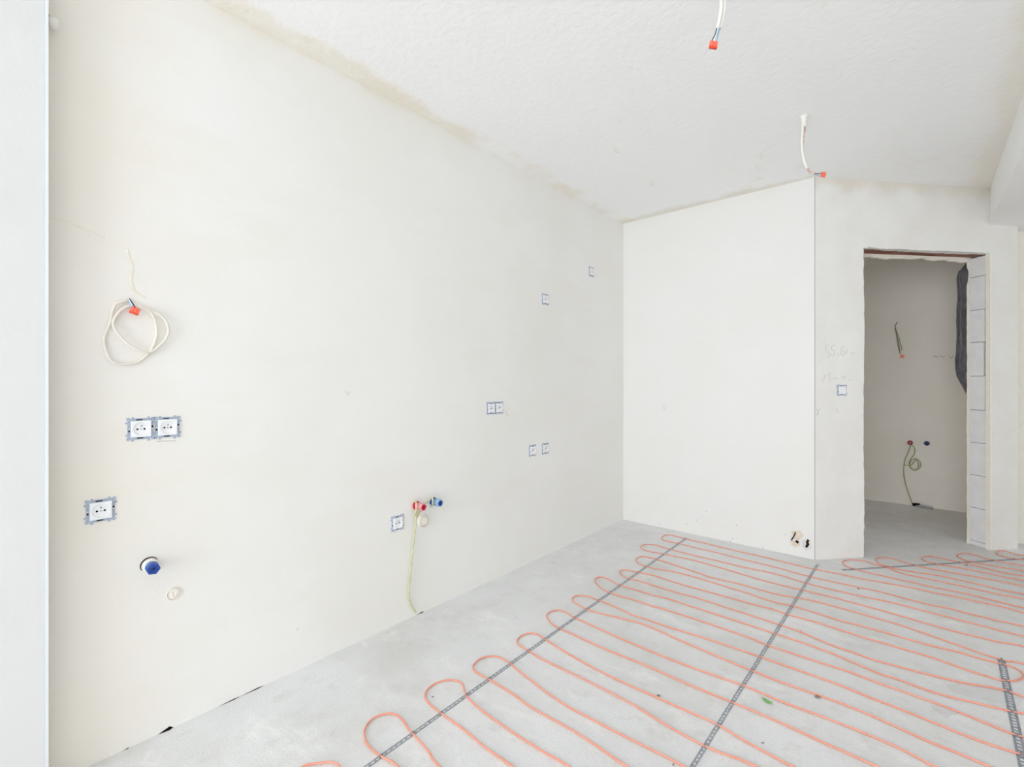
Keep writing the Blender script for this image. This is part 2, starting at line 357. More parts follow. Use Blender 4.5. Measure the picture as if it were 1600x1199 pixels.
# pencil notes
def strokes(parent, lines, r=0.0011, material='pencil'):
    bm = bmesh.new()
    for l in lines: add_tube(bm, smooth_path([Vector(p) for p in l], 3), r, 5)
    return from_bm('pencil_note', bm, parent, material)
notes = [[(0.1149,1.5167),(0.0899,1.5097),(0.0874,1.4734),(0.1099,1.4645),(0.1199,1.4465),(0.1049,1.4282),(0.0949,1.4259)], [(0.1551,1.5194),(0.135,1.5101),(0.1325,1.4874),(0.15,1.4785),(0.1576,1.4558),(0.14,1.4375),(0.1249,1.4465)], [(0.1828,1.4606),(0.1802,1.4333)],
 [(0.2307,1.5156),(0.2105,1.4927),(0.208,1.4608),(0.2156,1.4449),(0.2307,1.4518),(0.2358,1.4747),(0.2156,1.479)], [(0.2408,1.4929),(0.2535,1.4794),(0.2459,1.4565)], [(0.2814,1.4659),(0.2967,1.4569),(0.3119,1.4662)],
 [(0.0799,1.3103),(0.0724,1.2786),(0.0549,1.256)], [(0.1249,1.3195),(0.1049,1.3059),(0.1199,1.2832),(0.1199,1.256)], [(0.14,1.2742),(0.1601,1.2833),(0.1802,1.2787)], [(0.2055,1.2879),(0.2408,1.2925),(0.2156,1.2742)], [(0.2611,1.2742),(0.2814,1.2651)],
 [(0.1752,1.0697),(0.1727,1.0424),(0.1853,1.04)], [(0.0125,1.0754),(0.025,1.0436)], [(0.0399,1.0706),(0.025,1.0391),(0.02,1.0166)], [(0.0125,1.0302),(0.0349,1.03)]]
strokes(wd, [[(w, -0.0002, z) for w, z in l] for l in notes])
bn = [[(0.0913,6.27,1.5042),(0.1008,6.27,1.5197),(0.1102,6.27,1.4972),(0.1196,6.27,1.5159),(0.129,6.27,1.4934)], [(0.1384,6.27,1.4994),(0.1524,6.27,1.5178),(0.1617,6.27,1.4954),(0.1756,6.27,1.5107)], [(0.2078,6.27,1.5126),(0.2215,6.27,1.4871),(0.2352,6.27,1.5116)]]
strokes(bb, bn, 0.0022, 'grey_plastic')
ln = [[(-2.048,1.1583,1.2137),(-2.048,1.1682,1.1923),(-2.048,1.1781,1.2103)], [(-2.048,0.9259,0.1751),(-2.048,0.9315,0.184)], [(-2.048,0.4289,1.0444),(-2.048,0.4494,1.0436),(-2.048,0.4859,1.0413)], [(-2.048,2.2935,1.0674),(-2.048,2.2998,1.0419),(-2.048,2.3189,1.0325)]]
strokes(wl, ln, 0.0012)
bk = [[(-1.6788,3.899,1.0521),(-1.6617,3.899,1.0197),(-1.6447,3.899,1.0642)], [(-0.7559,3.899,0.141),(-0.7394,3.899,0.1398)]]
strokes(wb, bk, 0.0014)
for px in [(-1.7018,3.899,0.0279),(-1.4691,3.899,0.0742),(-1.3901,3.899,0.1214),(-1.3082,3.899,0.2045),(-1.0804,3.899,0.1415),(-1.1085,3.899,0.0308),(-1.1273,3.899,0.0066),(-0.8958,3.899,0.0053)]:
    h = lathe('nail_hole', [(0.0, 0.0006), (0.004, 0.0004), (0.0045, -0.001)], wb, 'grey_plastic', 8); h.location = px
# trowel ridges on the long wall
tube('plaster_ridge', [(-2.0595,0.1468,1.7668),(-2.0595,0.1683,1.7664),(-2.0595,0.1903,1.766),(-2.0595,0.228,1.7549),(-2.0595,0.2593,1.7457),(-2.0595,0.2883,1.7355)], 0.0126, wl, 'ridge', 10)
tube('plaster_ridge', [(-2.0598,0.3453,1.7113),(-2.0598,0.354,1.68),(-2.0598,0.3609,1.6482),(-2.0598,0.3574,1.6033),(-2.0598,0.3662,1.5714),(-2.0598,0.3875,1.5565),(-2.0598,0.3965,1.5488)], 0.0131, wl, 'ridge', 10)

# shadow gaps where the screed stops short of the long wall
flo = bpy.data.objects['floor']
def gap(p0, p1, h, d=0.004):
    bm = bmesh.new(); x0 = -2.0478
    vs = [(x0, p0, 0.0002), (x0+d, (p0*0.3+p1*0.7), 0.0004), (x0, p1, 0.0002), (x0+0.0008, p1-(p1-p0)*0.25, h)]
    v = [bm.verts.new(q) for q in vs]
    for f in ((0, 1, 3), (1, 2, 3), (0, 3, 2)): bm.faces.new([v[i] for i in f])
    return from_bm('edge_gap', bm, flo, 'dark')
gap(0.432, 0.478, 0.011, 0.006); gap(0.335, 0.352, 0.003, 0.002); gap(0.62, 0.70, 0.003, 0.003); gap(0.70, 0.79, 0.0035, 0.003); gap(1.567, 1.62, 0.005, 0.004)

# ------------------------------------------------------------------ sockets
def ring_plate(bm, o, i, y0, y1):
    """square frame: outer half size o, inner half size i"""
    add_box(bm, (-o, y0, i), (o, y1, o)); add_box(bm, (-o, y0, -o), (o, y1, -i))
    add_box(bm, (-o, y0, -i), (-i, y1, i)); add_box(bm, (i, y0, -i), (o, y1, i))
def build_meshes():
    R = {}
    bm = bmesh.new(); o = 0.0365
    ring_plate(bm, o, 0.0268, -0.0022, 0.0005)
    for sx in (-1, 1):
        for sz in (-1, 1):
            add_lathe_at(bm, (sx*0.0345, sz*0.0345), 0.0052, 0.0026)
            add_box(bm, (sx*0.022-0.003, -0.0018, sz*0.0395-0.0035), (sx*0.022+0.003, 0.0004, sz*0.0395+0.0015))
            add_box(bm, (sx*0.0395-0.0025, -0.0018, sz*0.021-0.003), (sx*0.0395+0.0025, 0.0004, sz*0.021+0.003))
    for sz in (-1, 1): add_box(bm, (-0.014, -0.0035, sz*0.0315-0.0022), (0.014, -0.0020, sz*0.0315+0.0022))
    for sx in (-1, 1): add_box(bm, (sx*0.0300-0.0012, -0.0045, -0.0225), (sx*0.0300+0.0012, -0.002, 0.0225))
    bmesh.ops.recalc_face_normals(bm, faces=bm.faces)
    R['frame'] = bpy.data.meshes.new('mounting_frame'); bm.to_mesh(R['frame']); bm.free(); R['frame'].materials.append(M['zinc'])
    # white insert with a shallow round well
    bm = bmesh.new(); h = 0.0283; y = -0.0095; n = 32; rc = 0.0222
    circ = [(rc*math.cos(2*math.pi*k/n), rc*math.sin(2*math.pi*k/n)) for k in range(n)]
    def sq(k):
        a = 2*math.pi*k/n; c, s = math.cos(a), math.sin(a); m_ = max(abs(c), abs(s)); return (h*c/m_, h*s/m_)
    V = lambda L, yy, f=1.0: [bm.verts.new((p[0]*f, yy, p[1]*f)) for p in L]
    sqs = [sq(k) for k in range(n)]
    back = V(sqs, 0.0); mid = V(sqs, y+0.0012); fro = V(sqs, y, 0.955); c0 = V(circ, y); c1 = V(circ, y+0.0004, 0.975); c2 = V(circ, y+0.0042, 0.955)
    for a, b in ((back, mid), (mid, fro), (fro, c0), (c0, c1), (c1, c2)):
        for k in range(n): bm.faces.new((a[k], a[(k+1) % n], b[(k+1) % n], b[k]))
    bm.faces.new(c2)
    bmesh.ops.recalc_face_normals(bm, faces=bm.faces)
    R['insert'] = bpy.data.meshes.new('socket_insert'); bm.to_mesh(R['insert']); bm.free(); R['insert'].materials.append(M['white_plastic'])
    bm = bmesh.new(); add_box(bm, (-h, -0.0085, -h), (h, 0, h), 0.0012); add_box(bm, (-h+0.002, -0.0105, -h+0.002), (h-0.002, -0.0084, h-0.002), 0.0008)
    R['rocker'] = bpy.data.meshes.new('switch_rocker'); bmesh.ops.recalc_face_normals(bm, faces=bm.faces); bm.to_mesh(R['rocker']); bm.free(); R['rocker'].materials.append(M['white_plastic'])
    def lm(nm, prof, m_, sides=12):
        b2 = add_lathe(bmesh.new(), prof, sides); bmesh.ops.recalc_face_normals(b2, faces=b2.faces)
        me = bpy.data.meshes.new(nm); b2.to_mesh(me); b2.free(); me.materials.append(M[m_]); return me
    R['hole'] = lm('pin_hole', [(0.0031, 0.0), (0.0031, 0.0060), (0, 0.0060)], 'dark')
    R['pin'] = lm('earth_pin', [(0.0026, 0.0), (0.0026, 0.0110), (0.0015, 0.0128), (0, 0.0130)], 'grey_plastic')
    R['screw'] = lm('centre_screw', [(0.0024, 0.0), (0.0024, 0.0062), (0, 0.0062)], 'grey_plastic')
    bm = bmesh.new(); add_box(bm, (-0.0085, -0.0042, -0.0016), (0.0085, -0.002, 0.0016)); R['slot'] = bpy.data.meshes.new('claw_slot'); bm.to_mesh(R['slot']); bm.free(); R['slot'].materials.append(M['dark'])
    bm = bmesh.new(); add_box(bm, (-0.0018, -0.0052, -0.0028), (0.0018, -0.002, 0.0028)); R['notch'] = bpy.data.meshes.new('fixing_notch'); bm.to_mesh(R['notch']); bm.free(); R['notch'].materials.append(M['dark'])
    R['fscrew'] = lm('fixing_screw', [(0.0022, 0.0), (0.0022, 0.0050), (0, 0.0054)], 'cable_cream', 10)
    return R
def add_lathe_at(bm, c, r, h):
    n = 10
    a = [bm.verts.new((c[0]+r*math.cos(2*math.pi*k/n), 0.0003, c[1]+r*math.sin(2*math.pi*k/n))) for k in range(n)]
    b = [bm.verts.new((c[0]+r*math.cos(2*math.pi*k/n), -h, c[1]+r*math.sin(2*math.pi*k/n))) for k in range(n)]
    for k in range(n): bm.faces.new((a[k], a[(k+1) % n], b[(k+1) % n], b[k]))
    bm.faces.new(b)
RM = build_meshes()
def socket(loc, rz, label, switch=False, tilt=0.0):
    t = empty('light_switch' if switch else 'wall_socket', loc, rz)
    t.rotation_euler = (0, tilt, rz)
    tag(t, label, 'switch' if switch else 'socket', None if switch else 'bare sockets without cover plates')
    def part(key, name, x=0, z=0, rot=0):
        o = bpy.data.objects.new(name, RM[key]); COL.objects.link(o); o.parent = t; o.location = (x, 0, z); o.rotation_euler = (0, rot, 0)
    part('frame', 'mounting_frame')
    part('rocker' if switch else 'insert', 'rocker' if switch else 'socket_insert')
    if not switch:
        part('hole', 'pin_hole', -0.0097, -0.001); part('hole', 'pin_hole', 0.0097, -0.001)
        part('pin', 'earth_pin', 0, 0.0098); part('screw', 'centre_screw', 0, -0.001)
    part('slot', 'claw_slot', -0.004, 0.0318); part('slot', 'claw_slot', -0.002, -0.0318)
    part('notch', 'fixing_notch', -0.0322, -0.0065); part('notch', 'fixing_notch', 0.0322, 0.0065)
    part('fscrew', 'fixing_screw', -0.0325, 0.001); part('fscrew', 'fixing_screw', 0.0325, 0.0)
    return t
for (Y, z), lab in zip(
    [(0.383, 1.093), (0.4595, 1.093), (0.277, 0.831), (1.446, 0.525), (2.148, 1.090), (2.222, 1.090), (2.569, 0.777), (2.717, 0.775), (2.717, 1.853), (3.347, 2.163)],
    ['left one of the large socket pair under the looped wall cable', 'right one of the large socket pair under the looped wall cable',
     'single large socket nearest the left edge, above the lone blue pipe plug', 'single socket just left of the red pipe plug, low on the long wall',
     'left one of the small socket pair at mid height of the long wall', 'right one of the small socket pair at mid height of the long wall',
     'lower left of the two small separate sockets below the pair', 'right one of the two small separate sockets below the pair, nearer the corner',
     'small single socket high on the long wall, second from the corner', 'topmost small socket on the long wall, closest to the corner']):
    socket((-2.048, Y, z), LEFT, lab, tilt=0.0)
cs, sn = math.cos(A3), math.sin(A3)
socket((EX + 0.211*cs, EY + 0.211*sn, 1.197), A3, 'plain white switch without cover left of the open doorway', True)

# ------------------------------------------------------------------ pipes on the long wall
def plug(loc, rz, label, body, light, deep, L=0.055, r=0.019, tilt=(0, 0), name='pipe_plug', base=None, head=None):
    t = empty(name, loc, rz); t.rotation_euler = (tilt[0], tilt[1], rz); tag(t, label, 'pipe plug')
    lathe('flange', [(r*1.15, 0.0), (r*1.15, 0.006), (r*0.9, 0.010), (r*0.8, 0.012)], t, base or body, 20)
    lathe('neck', [(r*0.80, 0.008), (r*0.80, L*0.45), (r*0.98, L*0.5), (r*0.98, L*0.62)], t, light, 20, True)
    h = bmesh.new(); n = 6
    prof = [(r*1.02, L*0.58), (r*1.08, L*0.66), (r*1.04, L), (r*0.82, L), (r*0.80, L*0.97), (0, L*0.955)]
    add_lathe(h, prof[:4], 6); hx = from_bm('hex_head', h, t, head or light)
    lathe('cup', prof[3:], hx, body, 6)
    c = bmesh.new()
    for k in range(3):
        b2 = bmesh.new(); add_box(b2, (-r*0.74, -L*0.99, -r*0.05), (r*0.74, -L*0.9, r*0.05)); bmesh.ops.rotate(b2, verts=b2.verts, cent=(0, 0, 0), matrix=Matrix.Rotation(k*math.pi/3+0.3, 3, 'Y'))
        me = bpy.data.meshes.new('x'); b2.to_mesh(me); b2.free(); c.from_mesh(me); bpy.data.meshes.remove(me)
    from_bm('inner_ribs', c, hx, deep)
    return t
plug((-2.048, 0.408, 0.612), LEFT, 'lone blue pipe plug below the large single socket', 'blue', 'blue_light', 'blue_deep', 0.058, 0.0195, tilt=(0, 0.15), base='plaster_cream', head='blue')
o = bpy.data.objects['pipe_plug']
hb = bmesh.new(); add_tube(hb, smooth_path([Vector((0.026*math.cos(a), -0.0015, 0.026*math.sin(a))) for a in [math.radians(v) for v in range(40, 221, 15)]], 2), [0.0008+0.0013*math.sin(math.pi*i/24) for i in range(25)], 5)
from_bm('hole_edge', hb, o, 'hole_dark')
plug((-2.048, 1.565, 0.592), LEFT, 'red pipe plug bound with green wire', 'red', 'red_light', 'red_deep', 0.066, 0.020)
plug((-2.048, 1.679, 0.592), LEFT, 'blue pipe plug beside the red one on the long wall', 'blue', 'blue_light', 'blue_deep', 0.066, 0.020)
def drain(loc, rz, r, label, proud):
    t = empty('drain_cap', loc, rz); tag(t, label, 'drain cap')
    lathe('rim', [(r*1.02, 0), (r*1.02, proud), (r*0.93, proud+0.002), (r*0.90, proud*0.6)], t, 'plaster_left', 28, True)
    lathe('lid', [(r*0.905, 0.0), (r*0.90, proud*0.7), (r*0.5, proud*1.1), (0, proud*1.25)], t, 'plaster_left', 24, True)
    for sx in (-1, 1):
        b = box('grip', (sx*r*0.22-0.0014, -proud*1.3-0.002, -r*0.45), (sx*r*0.22+0.0014, -proud*0.5, r*0.35), t, 'plaster_cream', 0.0008)
        b.rotation_euler = (0, 0.25*sx, 0)
    return t
drain((-2.048, 0.480, 0.486), LEFT, 0.0235, 'small flush plastered drain cap below the lone blue plug', 0.0016)
drain((-2.048, 1.612, 0.499), LEFT, 0.034, 'round white drain cap hanging under the red pipe plug', 0.016)
# green-yellow wire bound round the plugs and hanging to the floor
t = empty('bonding_wire', (-2.0, 1.57, 0)); tag(t, 'green-yellow wire hanging from the red plug to the floor of the long wall', 'wire')
def rel(pts, o): return [tuple(Vector(p) - o.location) for p in pts]
tube('hanging_wire', rel([(-2.018,1.5843,0.5998),(-2.013,1.5591,0.5851),(-2.018,1.5419,0.547),(-2.023,1.5436,0.4982),(-2.026,1.5355,0.4316),(-2.028,1.5266,0.3589),(-2.03,1.5177,0.2831),(-2.032,1.511,0.207),(-2.033,1.5068,0.1508),(-2.034,1.5125,0.1047),(-2.036,1.5305,0.0604),(-2.038,1.5572,0.021)], t), 0.0050, t, 'wire_green', 8)
tube('binding_wire', rel([(-2.028,1.5328,0.6183),(-2.008,1.5343,0.6265),(-2.003,1.5304,0.5759),(-2.018,1.5336,0.5556),(-2.018,1.5461,0.5393),(-2.018,1.5629,0.5528),(-2.018,1.5757,0.5706),(-2.018,1.5972,0.5972),(-2.018,1.6233,0.6043),(-2.018,1.6454,0.621),(-2.003,1.642,0.6258),(-2.003,1.6398,0.5845),(-2.023,1.645,0.573)], t), 0.0042, t, 'wire_green', 8)
tube('wire_end', rel([(-2.003,1.6599,0.605),(-1.998,1.6737,0.5891),(-1.998,1.7011,0.5626),(-1.998,1.7242,0.5383)], t), 0.0011, t, 'wire_green', 6)

# ------------------------------------------------------------------ connectors and cables
def connector(name, loc, rz, parent, size=0.026, mt='conn', tilt=0.0, ways=3):
    """lever connector: body with lobes, local x across the ways, local -z = wire-free end"""
    s = size; bm = bmesh.new()
    add_box(bm, (-s/2, -s*0.17, -s*0.5), (s/2, s*0.17, s*0.38), s*0.05)
    o = from_bm(name, bm, parent, mt); o.location = loc; o.rotation_euler = (0, tilt, rz)
    for k in range(ways):
        x = (k-(ways-1)/2)*s/ways
        box('lever', (x-s*0.13, -s*0.24, -s*0.30), (x+s*0.13, -s*0.16, s*0.30), o, 'conn_light', s*0.02)
        box('port', (x-s*0.07, -s*0.10, -s*0.515), (x+s*0.07, s*0.10, -s*0.46), o, 'red_deep')
    return o
# looped cable at the upper left of the long wall
t = empty('wall_cable', (-2.03, 0.37, 1.43)); tag(t, 'cream cable coiled in loose loops with an orange connector on the long wall', 'cable')
loop = [(-2.04,0.3454,1.5331),(-2.04,0.3268,1.5242),(-2.04,0.3134,1.516),(-2.04,0.3035,1.4827),(-2.04,0.3012,1.4577),(-2.04,0.292,1.4283),(-2.04,0.2847,1.3959),(-2.04,0.2888,1.3609),(-2.04,0.3012,1.3286),(-2.04,0.32,1.3172),(-2.04,0.3516,1.3181),(-2.04,0.3811,1.3301),(-2.04,0.408,1.3627),(-2.04,0.4217,1.3973),(-2.04,0.4268,1.4316),(-2.04,0.4198,1.4773),(-2.04,0.4045,1.5013),(-2.04,0.3811,1.5156),(-2.04,0.3516,1.5164),(-2.04,0.3293,1.5007),(-2.04,0.3134,1.4752),(-2.04,0.3068,1.4467),(-2.04,0.32,1.4155),(-2.04,0.3454,1.3847),(-2.04,0.3744,1.3644),(-2.04,0.408,1.3607),(-2.04,0.4355,1.3856),(-2.04,0.4533,1.4119),(-2.04,0.4602,1.443),(-2.04,0.4496,1.4764),(-2.04,0.432,1.4944),(-2.04,0.418,1.5008)]
lp = [Vector(p) for p in loop]
for i, p in enumerate(lp): p.x += 0.004*math.sin(i*0.9) + (0.006 if i > 15 else 0)
tube('sheath', [tuple(p - t.location) for p in lp], 0.0042, t, 'cable_cream', 8)
tube('black_core', rel([(-2.048,0.3519,1.5414),(-2.036,0.355,1.5317),(-2.028,0.3605,1.5184),(-2.026,0.3645,1.5099)], t), 0.0019, t, 'wire_black', 6)
tube('blue_core', rel([(-2.048,0.3468,1.5364),(-2.036,0.3499,1.5267),(-2.028,0.3528,1.5131),(-2.026,0.355,1.5044)], t), 0.0021, t, 'wire_blue', 6)
tube('white_core', rel([(-2.048,0.3485,1.541),(-2.036,0.3516,1.5313),(-2.028,0.3554,1.5178),(-2.026,0.3585,1.507)], t), 0.0019, t, 'white_plastic', 6)
c = (-2.022,0.3629,1.4995)
connector('connector', tuple(Vector(c)-t.location), LEFT, t, 0.026, 'conn', 0.35)
# two cables hanging from the ceiling near the top edge of the picture
t = empty('ceiling_cable', (-0.525, 1.748, 2.7)); tag(t, 'twin white cable hanging from the ceiling at the top picture edge with orange connector', 'cable')
tube('sheath', rel([(-0.5289,1.7407,2.6999),(-0.5315,1.7385,2.6523),(-0.532,1.7381,2.6071),(-0.5332,1.737,2.5731),(-0.5375,1.7333,2.5392),(-0.5426,1.7289,2.5052)], t), 0.0058, t, 'cable_white', 10)
tube('sheath', rel([(-0.5225,1.7623,2.7103),(-0.5242,1.7608,2.6624),(-0.5256,1.7596,2.6169),(-0.5285,1.7571,2.5758),(-0.5336,1.7526,2.5416),(-0.5388,1.7481,2.5166)], t), 0.0050, t, 'cable_white', 10)
tube('black_core', rel([(-0.5433,1.7242,2.5052),(-0.5476,1.7205,2.4849),(-0.5535,1.7153,2.4691),(-0.5578,1.7116,2.4555)], t), 0.0016, t, 'wire_black', 6)
tube('blue_core', rel([(-0.5374,1.74,2.5113),(-0.5425,1.7356,2.4931),(-0.5451,1.7333,2.475),(-0.5468,1.7318,2.4613)], t), 0.0026, t, 'wire_blue', 6)
tube('white_core', rel([(-0.5409,1.7303,2.5075),(-0.546,1.7259,2.4871),(-0.5494,1.7229,2.4713),(-0.552,1.7207,2.4577)], t), 0.0020, t, 'white_plastic', 6)
connector('connector', tuple(Vector((-0.5515,1.7145,2.4455))-t.location), math.radians(41), t, 0.0275, 'conn', 0.16)
t = empty('ceiling_cable', (-0.483, 2.964, 2.7)); tag(t, 'white cable with painted pinkish reflection hanging from the ceiling over the outer wall corner', 'cable')
tube('sheath', rel([(-0.4823,2.9618,2.7005),(-0.4844,2.9599,2.6535),(-0.4859,2.9586,2.6084),(-0.488,2.9567,2.5597),(-0.4849,2.9595,2.5041),(-0.4783,2.9652,2.4554),(-0.4665,2.9755,2.4171)], t), 0.0066, t, 'cable_white', 8)
tube('sheath', rel([(-0.4785,2.9849,2.709),(-0.479,2.9845,2.6618),(-0.4809,2.9829,2.6198),(-0.4861,2.9783,2.5743),(-0.4872,2.9773,2.5184),(-0.4811,2.9826,2.4694),(-0.4732,2.9895,2.4345),(-0.4587,3.0022,2.4065),(-0.435,3.0228,2.3918)], t), 0.0060, t, 'cable_pink_reflection', 8)
tube('black_core', rel([(-0.4368,3.0146,2.3903),(-0.4236,3.0261,2.392),(-0.4078,3.0399,2.3938)], t), 0.0022, t, 'wire_black', 6)
tube('blue_core', rel([(-0.4368,3.0146,2.3868),(-0.4236,3.0261,2.3833),(-0.4105,3.0376,2.3798)], t), 0.0020, t, 'wire_blue', 6)
connector('connector', tuple(Vector((-0.4018,3.0385,2.3846))-t.location), math.radians(41), t, 0.027, 'conn_light', -1.35)
pb = lathe('plaster_collar', [(0.022, -0.001), (0.016, 0.010), (0.012, 0.030), (0.010, 0.055), (0, 0.058)], t, 'cable_white', 12, True); pb.rotation_euler = (math.radians(90), 0, 0); pb.location = Vector((-0.4795,2.9668,2.6999)) - t.location
# capped cable end poking out behind the near pier
t = empty('capped_cable', (-2.0, 0.148, 2.35)); tag(t, 'white capped cable end poking out behind the near pier at top left', 'cable')
tube('sheath', rel([(-2.0265,0.1444,2.4005),(-2.0191,0.1509,2.3878),(-2.0132,0.156,2.3809),(-2.0087,0.1599,2.375)], t), 0.0055, t, 'cable_cream', 8)
cp = lathe('end_cap', [(0.0, -0.002), (0.010, 0.0), (0.0135, 0.004), (0.0135, 0.026), (0.009, 0.030), (0, 0.031)], t, 'cable_white', 16, True)
cp.location = Vector((-2.008,0.1606,2.3731)) - t.location; cp.rotation_euler = Vector((0.75, -0.1, 0.45)).to_track_quat('Y', 'Z').to_euler()

# ------------------------------------------------------------------ chipped patch low on the back wall; raised dark pieces paint its two holes
t = empty('dark_hole_patch', (-0.64, EY, 0.1)); tag(t, 'chipped brownish patch with two dark holes drawn as raised dark pieces low on the short wall', 'wall hole')
def blob(name, c, rx, rz, h, mt, seed, n=26, rough=0.18):
    random.seed(seed); bm = bmesh.new()
    ce = bm.verts.new((c[0], c[1]-h, c[2])); r1 = []; r2 = []
    for k in range(n):
        a = 2*math.pi*k/n; q = 1+random.uniform(-rough, rough)
        r1.append(bm.verts.new((c[0]+rx*q*0.6*math.cos(a), c[1]-h*random.uniform(0.6, 1.1), c[2]+rz*q*0.6*math.sin(a))))
        r2.append(bm.verts.new((c[0]+rx*q*math.cos(a), c[1]+0.0004, c[2]+rz*q*math.sin(a))))
    for k in range(n):
        k2 = (k+1) % n
        bm.faces.new((ce, r1[k], r1[k2])); bm.faces.new((r1[k], r2[k], r2[k2], r1[k2]))
    return from_bm(name, bm, t, mt, True)
P = [(-0.6726,3.899,0.1518),(-0.6866,3.899,0.0864),(-0.6152,3.899,0.0934)]
for i, (p, rx, rz, h) in enumerate(zip(P, (0.040, 0.030, 0.030), (0.036, 0.022, 0.040), (0.004, 0.003, 0.003))):
    blob('chipped_plaster', tuple(Vector(p)-t.location), rx, rz, h, 'stain' if i != 2 else 'plaster_near', 5+i)
tube('dark_hole', rel([(-0.6817,3.894,0.1718),(-0.6918,3.894,0.142),(-0.7018,3.894,0.1213),(-0.7079,3.894,0.1084)], t), 0.0042, t, 'hole_dark', 6)
tube('dark_hole', rel([(-0.6792,3.891,0.1109),(-0.6692,3.891,0.1039),(-0.6632,3.891,0.1007)], t), 0.0085, t, 'hole_dark', 7)
tube('dark_hole', rel([(-0.6026,3.893,0.1342),(-0.6104,3.893,0.112),(-0.6045,3.893,0.1043),(-0.6104,3.893,0.0916),(-0.6162,3.893,0.0811)], t), 0.0075, t, 'hole_dark', 7)

# ------------------------------------------------------------------ inside the small room
def small_plug(loc, label, body, deep):
    t = empty('pipe_plug', loc, 0); tag(t, label, 'pipe plug')
    lathe('flange', [(0.022, 0), (0.022, 0.01), (0.019, 0.014), (0.019, 0.045), (0.015, 0.045), (0.013, 0.02), (0, 0.02)], t, body, 18)
    lathe('core', [(0.008, 0.015), (0.008, 0.035), (0, 0.036)], t, deep, 10)
small_plug((-0.083, 6.27, 0.637), 'dark red pipe plug on the wall inside the doorway', 'red_deep', 'red_light')
small_plug((0.044, 6.27, 0.641), 'dark blue pipe plug on the wall inside the doorway', 'blue_deep', 'blue_deep')
t = empty('bonding_wire', (-0.06, 6.25, 0)); tag(t, 'thin green wire with a small coil below the dark red plug in the doorway', 'wire')
tube('hanging_wire', rel([(-0.0733,6.252,0.6197),(-0.0832,6.252,0.5929),(-0.1006,6.252,0.5294),(-0.1206,6.252,0.4738),(-0.1306,6.252,0.4118),(-0.1331,6.252,0.3343),(-0.1266,6.252,0.2593),(-0.1121,6.252,0.1855),(-0.0887,6.252,0.0979),(-0.0634,6.252,0.0111)], t), 0.0042, t, 'wire_green_dim', 7)
tube('coil', rel([(-0.0683,6.25,0.6139),(-0.0535,6.25,0.5958),(-0.0457,6.25,0.5577),(-0.0535,6.25,0.5181),(-0.0733,6.25,0.4836),(-0.0881,6.25,0.443),(-0.0881,6.25,0.404),(-0.0733,6.25,0.3733),(-0.0437,6.25,0.3607),(-0.0144,6.25,0.3837),(-0.0023,6.25,0.4205),(-0.0096,6.25,0.4583),(-0.0339,6.25,0.4781),(-0.0634,6.25,0.4717),(-0.0807,6.25,0.4439),(-0.0857,6.25,0.4043),(-0.0683,6.25,0.3739),(-0.0437,6.25,0.3704),(-0.0217,6.25,0.3989),(-0.0193,6.25,0.4378),(-0.0388,6.25,0.4712),(-0.0585,6.25,0.4334),(-0.0782,6.25,0.4052)], t), 0.0036, t, 'wire_green_dim', 7)
tube('tie', rel([(-0.1291,6.25,0.4123),(-0.113,6.25,0.4043),(-0.0881,6.25,0.4073)], t), 0.003, t, 'wire_green_dim', 6)
t = empty('cable_tag', (-0.0218,6.264,0.5391)); tag(t, 'small white plastic tag beside the wire coil in the doorway', 'tag')
box('plate', (-0.018, -0.006, -0.016), (0.014, 0.004, 0.014), t, 'white_plastic', 0.003)
box('ear', (0.010, -0.004, 0.0), (0.026, 0.004, 0.016), t, 'white_plastic', 0.003)
t = empty('conduit_end', (-0.02, 6.23, 0)); tag(t, 'short grey conduit end lying at the wall foot inside the doorway', 'conduit')
tube('tube', rel([(-0.035, 6.245, 0.016), (0.03, 6.215, 0.013), (0.09, 6.205, 0.012)], t), 0.012, t, 'grey_plastic', 10)
tube('dark_sleeve', rel([(-0.062, 6.255, 0.014), (-0.03, 6.243, 0.02), (-0.01, 6.235, 0.02)], t), 0.0135, t, 'dark', 10)
t = empty('wall_cable', (-0.1735,6.25,1.6969)); tag(t, 'thin grey wires with a tiny orange connector on the wall inside the doorway', 'cable')
tube('grey_core', rel([(-0.1811,6.25,1.8719),(-0.1965,6.25,1.8435),(-0.2016,6.25,1.8042),(-0.1913,6.25,1.7507),(-0.1837,6.25,1.6843),(-0.1735,6.25,1.6113),(-0.1634,6.25,1.5517)], t), 0.0042, t, 'wire_grey', 6)
tube('green_core', rel([(-0.1989,6.246,1.8169),(-0.1836,6.246,1.7565),(-0.1658,6.246,1.6961),(-0.1582,6.246,1.6432),(-0.1481,6.246,1.6099),(-0.1531,6.246,1.5773)], t), 0.0038, t, 'wire_green_dim', 6)
tube('white_core', rel([(-0.1937,6.244,1.7768),(-0.1784,6.244,1.6968),(-0.1683,6.244,1.6305),(-0.1607,6.244,1.5448)], t), 0.0034, t, 'wire_grey', 6)
connector('connector', tuple(Vector((-0.143,6.244,1.5179))-t.location), 0, t, 0.032, 'conn', 0.4, 2)
